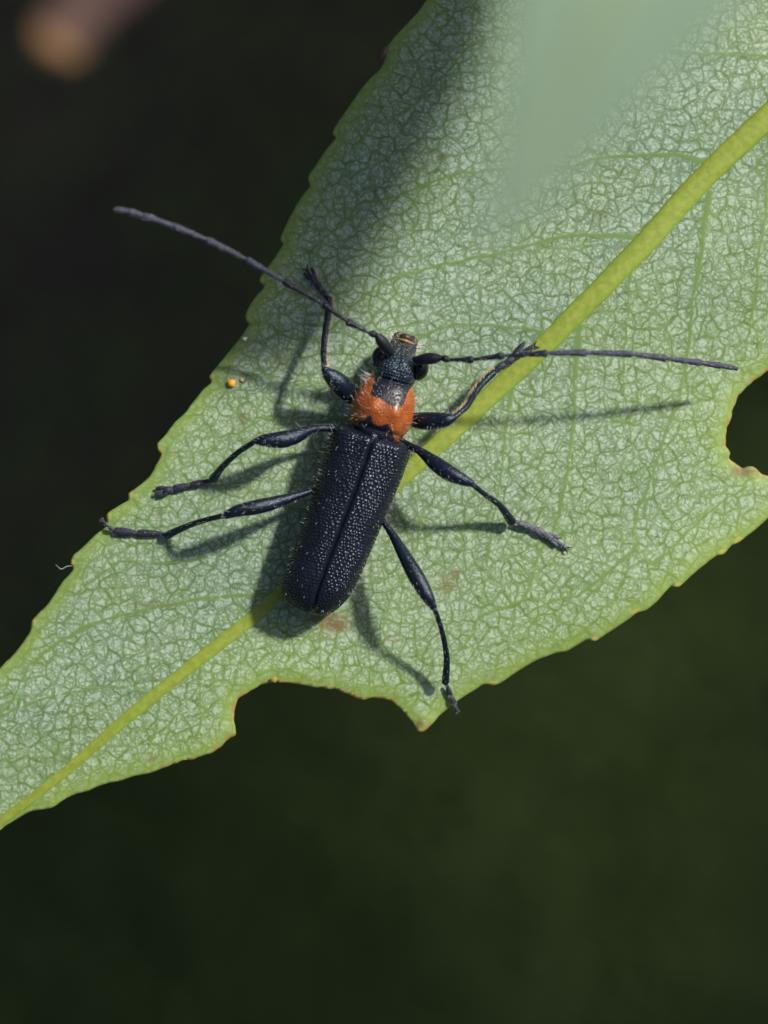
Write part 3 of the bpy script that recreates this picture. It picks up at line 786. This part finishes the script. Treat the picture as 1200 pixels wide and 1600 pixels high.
# head
HB = np.array([612.5, 600.0]); HD = np.array([.288, -.958]); HN = np.array([.958, .288])
def h_pt(al, pe, z):
    q = HB[None] + np.asarray(al).reshape(-1, 1) * HD + np.asarray(pe).reshape(-1, 1) * HN
    return W(q[:, 0], q[:, 1], np.asarray(z).reshape(-1))
def head():
    na, nt = 240, 260
    a = np.linspace(-6, 80, na)
    w = np.interp(a, [-6, 0, 8, 16, 26, 36, 44, 50, 58, 66, 73, 78, 80], [28, 30.5, 32.5, 34, 33.5, 31, 27, 23.5, 22, 21.5, 19, 15, 10])
    zt = np.interp(a, [-6, 5, 15, 25, 40, 55, 70, 80], [.95, 1.0, 1.04, 1.05, .98, .84, .68, .5])
    zl = np.interp(a, [-6, 5, 25, 40, 55, 70, 80], [.36, .34, .32, .32, .30, .30, .36])
    ker = np.ones(9) / 9
    w, zt, zl = (np.convolve(np.pad(x, 4, mode='edge'), ker, 'valid') for x in (w, zt, zl))
    th = np.arange(nt) * 2 * pi / nt; ne = 2.3
    cx = np.sign(np.cos(th)) * np.abs(np.cos(th)) ** (2 / ne); sz = np.sign(np.sin(th)) * np.abs(np.sin(th)) ** (2 / ne)
    PE = w[:, None] * cx[None]; ZZ = ((zt + zl) / 2)[:, None] + ((zt - zl) / 2)[:, None] * sz[None]
    AA = np.repeat(a[:, None], nt, 1)
    ZZ = ZZ - 0.03 * np.exp(-(PE / 3.0) ** 2) * np.exp(-((AA - 36) / 10) ** 2) * (sz[None] > 0)      # groove between the antennae
    ZZ = ZZ - 0.035 * np.exp(-((AA - 6) / 1.6) ** 2) * (sz[None] > -.5)                             # collar line
    dh = pits(PE / 100 * (1 + 0.25 * (PE / 32) ** 2) + 4 + 0.012 * np.sin(AA * .5), AA / 100 + 4, 0.054)
    ZZ = ZZ + 0.018 * np.exp(-(dh / 0.30) ** 2) * np.clip((sz[None] - .1) / .3, 0, 1) * np.clip((AA - 7) / 3, 0, 1)      # granulate crown
    V = h_pt(AA.ravel(), PE.ravel(), ZZ.ravel())
    fs = grid_faces(na, nt, True)
    v = np.vstack([V, h_pt([-6, 80], [0, 0], [.65, .42])]); i0 = na * nt
    for k in range(nt):
        fs.append((i0, (k + 1) % nt, k)); fs.append((i0 + 1, (na - 1) * nt + k, (na - 1) * nt + (k + 1) % nt))
    split = []
    o = new_mesh('head', v, fs, M['head'], beetle)
    o.data.materials.append(M['muzzle'])
    mi = np.zeros(len(o.data.polygons), np.int32)
    cen = np.zeros(len(o.data.polygons) * 3); o.data.polygons.foreach_get('center', cen)
    qa = (np.arange(len(mi)) // nt)
    mi[(qa < na - 1) & (a[np.minimum(qa, na - 1)] > 50)] = 1
    o.data.polygons.foreach_set('material_index', mi)
    # labrum, clypeus rim, mandibles
    tube('clypeus', h_pt([69, 70.5, 69], [-14, 0, 14], [.62, .70, .62]), [.02, .026, .02], [.03, .04, .03], M['gold'], o, n=24, seg=10)
    tube('labrum', h_pt([73.5, 76, 73.5], [-11.5, 0, 11.5], [.55, .62, .55]), [.04, .055, .04], [.03, .04, .03], M['labrum'], o, n=24, seg=12)
    for s in (-1, 1):
        tube('mandible', h_pt([70, 77, 80], [s * 17, s * 13, s * 3], [.5, .5, .48]), [.045, .04, .015], [.045, .04, .015], M['labrum'], o, n=20, seg=12)
    # short bristles of the muzzle and a pale fringe
    P = h_pt(rng.uniform(50, 74, 170), rng.uniform(-21, 21, 170), np.zeros(170))
    idx = rng.choice(np.nonzero((AA.ravel() > 46) & (np.tile(sz, na) > 0))[0], 90)
    P = V[idx]; fw = np.array([HD[0], -HD[1], 0.])
    hair_mesh('bristle', P, np.array([0, 0, .5]) + fw * .6 + rng.normal(0, .45, P.shape), rng.uniform(.03, .09, len(P)), .0030, M['hair_dark'], o)
    al = rng.uniform(52, 74, 70); sd = np.sign(rng.normal(0, 1, 70))
    P = h_pt(al, sd * 20.5, rng.uniform(.45, .65, 70))
    hair_mesh('cheek_hair', P, sd[:, None] * np.array([HN[0], -HN[1], 0]) + fw * .5 + rng.normal(0, .4, P.shape), rng.uniform(.04, .12, 70), .003, M['hair'], o)
    # kidney-shaped eyes wrapped round the antenna sockets
    for s, px, py in ((-1, 595, 558), (1, 655, 577)):
        c0 = W(px, py, .74)
        n_ = 40; m_ = 48
        ph = np.linspace(0, pi, n_); t2 = np.arange(m_) * 2 * pi / m_
        dirv = np.stack([np.sin(ph)[:, None] * np.cos(t2)[None], np.sin(ph)[:, None] * np.sin(t2)[None], np.cos(ph)[:, None] + 0 * t2[None]], -1)
        rad = np.array([.145, .18, .21])
        loc = dirv * rad
        # notch on the side of the antenna (front inner)
        nd = np.array([-s * .75, .55, .45]); nd /= np.linalg.norm(nd)
        loc = loc * (1 - 0.42 * np.exp(-((dirv - nd) ** 2).sum(-1) / .28))[..., None]
        ang = radians(-17)
        R = np.array([[cos(ang), -sin(ang), 0], [sin(ang), cos(ang), 0], [0, 0, 1]])
        loc = loc @ R.T + c0
        new_mesh('eye', loc.reshape(-1, 3), grid_faces(n_, m_, True), M['eye'], o)
    return o
head()

# antennae: eleven segments each
def antenna(nodes, side):
    root = empty('antenna', tuple(W(*nodes[0]))); root.parent = beetle
    org = W(*nodes[0])
    pts = [W(*q) - org for q in nodes]
    n = len(pts) - 1
    for i in range(n):
        a, b = pts[i], pts[i + 1]
        L = np.linalg.norm(b - a); d = (b - a) / L
        if i == 0:
            nm, r, mt = 'scape', [.05, .07, .088, .090, .078, .045], M['antenna']
        elif i == 1:
            nm, r, mt = 'pedicel', [.035, .05, .055, .04], M['antenna']
        else:
            t = (i - 2) / 8
            nm = 'antenna_segment'
            r = [.024, .032, .040, .060 - .006 * t] if i < 5 else [.028, .042, .047, .060 - .006 * t]
            if i == n - 1: r = [.038, .042, .040, .030]
            mt = M['antenna'] if i < 5 else M['antenna_tip']
        k = len(r)
        path = [a + d * L * q for q in np.linspace(0.02, 0.965, k)]
        bow = np.array([0, 0, .012 * L])
        path = [q + bow * sin(pi * j / (k - 1)) for j, q in enumerate(path)]
        o, V, N, T = tube(nm, path, r, mat=mt, parent=root, n=26, seg=14, wobble=.0009)
        if i >= 2:
            pk = rng.choice(len(V), int(70 * L) + 10); P = V[pk]
            hair_mesh('pubescence', P, N[pk] * .35 + T[pk] * 1.0 + rng.normal(0, .15, P.shape), rng.uniform(.025, .05, len(P)), .0022, M['hair_dark'], root)
    return root
antenna([(612, 552, 1.0), (588, 523, 1.22), (579, 521, 1.26), (544, 503, 1.36), (507, 477, 1.48), (444, 440, 1.62), (386, 406, 1.76), (323, 375, 1.88), (273, 354, 1.96), (225, 337.5, 2.02), (203, 331, 2.05), (182, 327, 2.06)], -1)
antenna([(648, 562, 1.0), (690, 559, 1.22), (701, 562, 1.27), (737, 562, 1.36), (785, 556, 1.46), (854, 552, 1.52), (916, 551, 1.5), (987, 553, 1.40), (1040, 560, 1.22), (1095, 567, .98), (1125, 571, .84), (1152, 576, .68)], 1)

# legs
def leg(fem, femw, tib, tibw, tar, tarw, tar_mat, fringe=None, claws=True, lobes=True):
    """fem, tib, tar: traced joints (px, py, height above leaf plane)"""
    org = W(*fem[0]); root = empty('leg', tuple(org)); root.parent = beetle
    w2 = lambda L: [W(*q) - org for q in L]
    F = w2(fem); o, V, N, T = tube('femur', F, [x / 200 for x in femw], [x / 200 * .92 for x in femw], M['cut'], root, n=54, seg=20, wobble=.0008)
    pk = rng.choice(len(V), 120); P = V[pk]
    hair_mesh('setae', P, N[pk] * .5 + T[pk] * .9 + rng.normal(0, .2, P.shape), rng.uniform(.04, .09, len(P)), .0015, M['hair_dark'], root)
    pk = rng.choice(len(V), 26); P = V[pk]
    hair_mesh('long_hair', P, N[pk] + T[pk] * .3 + rng.normal(0, .2, P.shape), rng.uniform(.08, .16, len(P)), .0015, M['hair'], root)
    Tb = w2(tib); o, V, N, T = tube('tibia', Tb, [x / 200 for x in tibw], None, M['cut'], root, n=50, seg=16, wobble=.0008)
    pk = rng.choice(len(V), 60); P = V[pk]
    hair_mesh('setae', P, N[pk] * .5 + T[pk] * .9 + rng.normal(0, .2, P.shape), rng.uniform(.035, .07, len(P)), .0015, M['hair_dark'], root)
    if fringe is not None:
        fd = np.array(fringe)
        sc_ = (N @ fd) > .6
        ids = np.nonzero(sc_)[0]; pk = rng.choice(ids, 240); P = V[pk]
        hair_mesh('fringe', P, N[pk] * .6 + fd * .4 + T[pk] * .9 + rng.normal(0, .15, P.shape), rng.uniform(.05, .085, len(P)), .003, M['fringe'], root)
    # knee joint
    tube('knee', [F[-1], (F[-1] + Tb[0]) / 2 + np.array([0, 0, .003]), Tb[0]], [.035, .04, .035], mat=M['cut'], parent=root, n=8, seg=12)
    Q = w2(tar)
    ft = root
    for i in range(len(Q) - 1):
        a, b = Q[i], Q[i + 1]
        wv = tarw[i] / 200
        last = i == len(Q) - 2
        r = [wv * .55, wv * .8, wv, wv * .9] if not last else [wv * .45, wv * .55, wv * .7, wv * .7]
        path = [a + (b - a) * t for t in (0.03, .35, .7, .98)]
        s, V, N, T = tube('tarsal_segment', path, r, [x * .62 for x in r], tar_mat, ft, n=18, seg=14, wobble=.001)
        pk = rng.choice(len(V), 40); P = V[pk]
        hair_mesh('setae', P, N[pk] * .6 + T[pk] * .8 + rng.normal(0, .2, P.shape), rng.uniform(.02, .05, len(P)), .0015, M['hair_dark'], root)
        d = (b - a) / (np.linalg.norm(b - a) + 1e-9); sd = np.array([-d[1], d[0], 0])
        if lobes and i == len(Q) - 3:
            for e in (-1, 1):
                tube('lobe', [b - d * .06 + sd * e * wv * .5, b + d * .05 + sd * e * wv * .9, b + d * .12 + sd * e * wv * 1.1], [wv * .4, wv * .5, wv * .35], [wv * .3, wv * .35, wv * .25], tar_mat, ft, n=10, seg=10)
        if last and claws:
            for e in (-1, 1):
                tube('claw', [b, b + d * .04 + sd * e * .035 + np.array([0, 0, .01]), b + d * .075 + sd * e * .055 - np.array([0, 0, .02])], [.016, .013, .004], mat=M['cut'], parent=ft, n=10, seg=8)
    return root

def g(px, py, up=0.05): return (px, py, lz(px, py) + up)
# front left
leg([(556, 626, .52), (545, 614, .62), (529, 598, .78), (514, 585, .86), (508, 578, .88)], [20, 29, 31, 22, 13],
    [(507, 573, .88), (505.5, 550, .72), (509, 515, .45), (513, 490, .26), (514, 468, .14)], [9, 9.5, 10.5, 11.5, 12],
    [g(512, 466, .10), g(503, 455, .08), g(495, 443, .07), g(488, 433, .07), g(480, 422, .08)], [11, 12, 13, 9], M['tarsus'], fringe=(1, 0, 0))
# front right
leg([(640, 655, .52), (655, 657, .62), (674, 658, .76), (696, 656, .86), (708, 653, .88)], [20, 26, 28, 22, 13],
    [(711, 651, .88), (728, 636, .72), (740, 617, .50), (752, 601, .32), (770, 583, .15)], [9, 10, 11, 11, 12],
    [g(774, 578, .12), g(787, 569, .10), g(801, 561, .09), g(815, 549, .08), g(834, 541, .08)], [12, 13, 14, 9], M['tarsus'], fringe=(-.75, .65, 0))
# middle left
leg([(528, 671, .55), (508, 669, .66), (487, 671, .76), (462, 681, .90), (440, 687, .98), (415, 688, 1.02), (401, 689, 1.0)], [11, 10, 14, 24, 26, 20, 12],
    [(399, 689, .98), (372, 707, .74), (349, 728, .42), (333, 748, .12)], [9, 9, 10, 14],
    [g(329, 751, .10), g(298, 758, .07), g(272, 764, .06), g(258, 767, .06), g(242, 773, .06)], [11, 13, 13, 8], M['tarsus'], claws=False)
# hind left
leg([(505, 762, .48), (488, 767, .58), (462, 775, .70), (430, 785, .84), (402, 792, .94), (372, 798, .98), (353, 805, .96)], [10, 9, 13, 20, 23, 19, 12],
    [(351, 805, .94), (316, 814, .62), (288, 824, .32), (262, 836, .08)], [9, 8.5, 10, 13],
    [g(256, 834, .06), g(215, 833, .05), g(180, 830, .05), g(171, 824, .08), g(159, 813, .06)], [12, 14, 8, 7], M['tarsus'], claws=False, lobes=False)
# middle right
leg([(628, 690, .55), (642, 697, .66), (659, 707, .76), (680, 724, .92), (700, 738, 1.02), (722, 749, 1.06), (736, 755, 1.04)], [11, 10, 14, 23, 25, 19, 12],
    [(738, 757, 1.02), (757, 772, .80), (781, 790, .48), (799, 814, .16)], [8.5, 8.5, 10, 15],
    [g(805, 815, .12), g(830, 824, .08), g(848, 833, .07), g(863, 841, .07), g(884, 856, .06)], [11, 13, 12, 9], M['tarsus_pale'])
# hind right
leg([(583, 798, .46), (596, 811, .56), (614, 837, .68), (634, 872, .84), (652, 904, .96), (668, 932, 1.0), (677, 948, .99)], [10, 9, 13, 21, 25, 20, 12],
    [(680, 953, .97), (691, 988, .72), (698, 1027, .40), (696, 1065, .12)], [7.5, 8, 9.5, 12],
    [g(698, 1070, .09), g(704, 1086, .06), g(709, 1098, .05), g(714, 1112, .04)], [9, 10, 8], M['tarsus'], claws=False, lobes=False)

# ------------------------------------------------------------------ small things on the leaf
def blob(name, px, py, r, mat, squash=.7, lump=.08):
    n_, m_ = 16, 20
    ph = np.linspace(0, pi, n_); t2 = np.arange(m_) * 2 * pi / m_
    d = np.stack([np.sin(ph)[:, None] * np.cos(t2)[None], np.sin(ph)[:, None] * np.sin(t2)[None], np.cos(ph)[:, None] + 0 * t2[None]], -1)
    rr = r * (1 + lump * np.sin(3 * d[..., 0] + 2) * np.cos(4 * d[..., 1] + 1))
    z0 = lz(px, py)
    c = W(px, py, z0)
    o = new_mesh(name, (d * rr[..., None] * np.array([1, 1, squash]) + np.array([0, 0, r * squash * .8])).reshape(-1, 3), grid_faces(n_, m_, True), mat)
    o.location = tuple(c)
    return o
M['egg'] = simple('orange_shell', (0.78, 0.37, 0.015), 0.5)
M['husk'] = simple('pale_husk', (0.45, 0.36, 0.2), 0.6)
M['wax'] = simple('white_wax', (0.8, 0.8, 0.78), 0.7)
k = NT('amber_sap'); k.set(Base_Color=(0.45, 0.33, 0.05), Roughness=0.08, Transmission_Weight=0.5, IOR=1.4); M['sap'] = k.m
k = NT('brown_scale'); k.set(Base_Color=(0.06, 0.028, 0.016), Roughness=0.45); M['scale'] = k.m
tag(blob('insect_egg', 362, 599, .065, M['egg']), 'tiny round orange egg near the upper left leaf margin', 'egg')
tag(blob('shed_husk', 378, 594, .034, M['husk'], .5, .25), 'tiny pale husk just right of the orange egg', 'husk')
tag(blob('wax_fleck', 382.5, 530, .035, M['wax'], .6, .4), 'tiny white fleck on the upper left leaf margin', 'fleck')
tag(blob('sap_drop', 428, 1062, .05, M['sap'], .8), 'small amber sap drop on the rim of the lower bite', 'sap drop')
z_ = lz(598, 86)
o, *_ = tube('bud_scale', [W(603, 74, z_ + .02), W(598, 84, z_ + .04), W(593, 93, z_ + .03)], [.03, .06, .05], [.02, .03, .03], M['scale'], n=16, seg=12)
tag(o, 'small brown scale stuck to the upper leaf margin', 'scale')
z_ = lz(108, 885)
o, *_ = tube('loose_fibre', [W(112, 884, z_), W(104, 885, z_ + .05), W(97, 889, z_ + .1), W(92, 887, z_ + .12), W(87, 882, z_ + .15)], [.003, .0035, .0035, .003, .002], None, M['hair_dark'], n=20, seg=6)
tag(o, 'thin pale fibre sticking out from the left leaf margin', 'fibre')
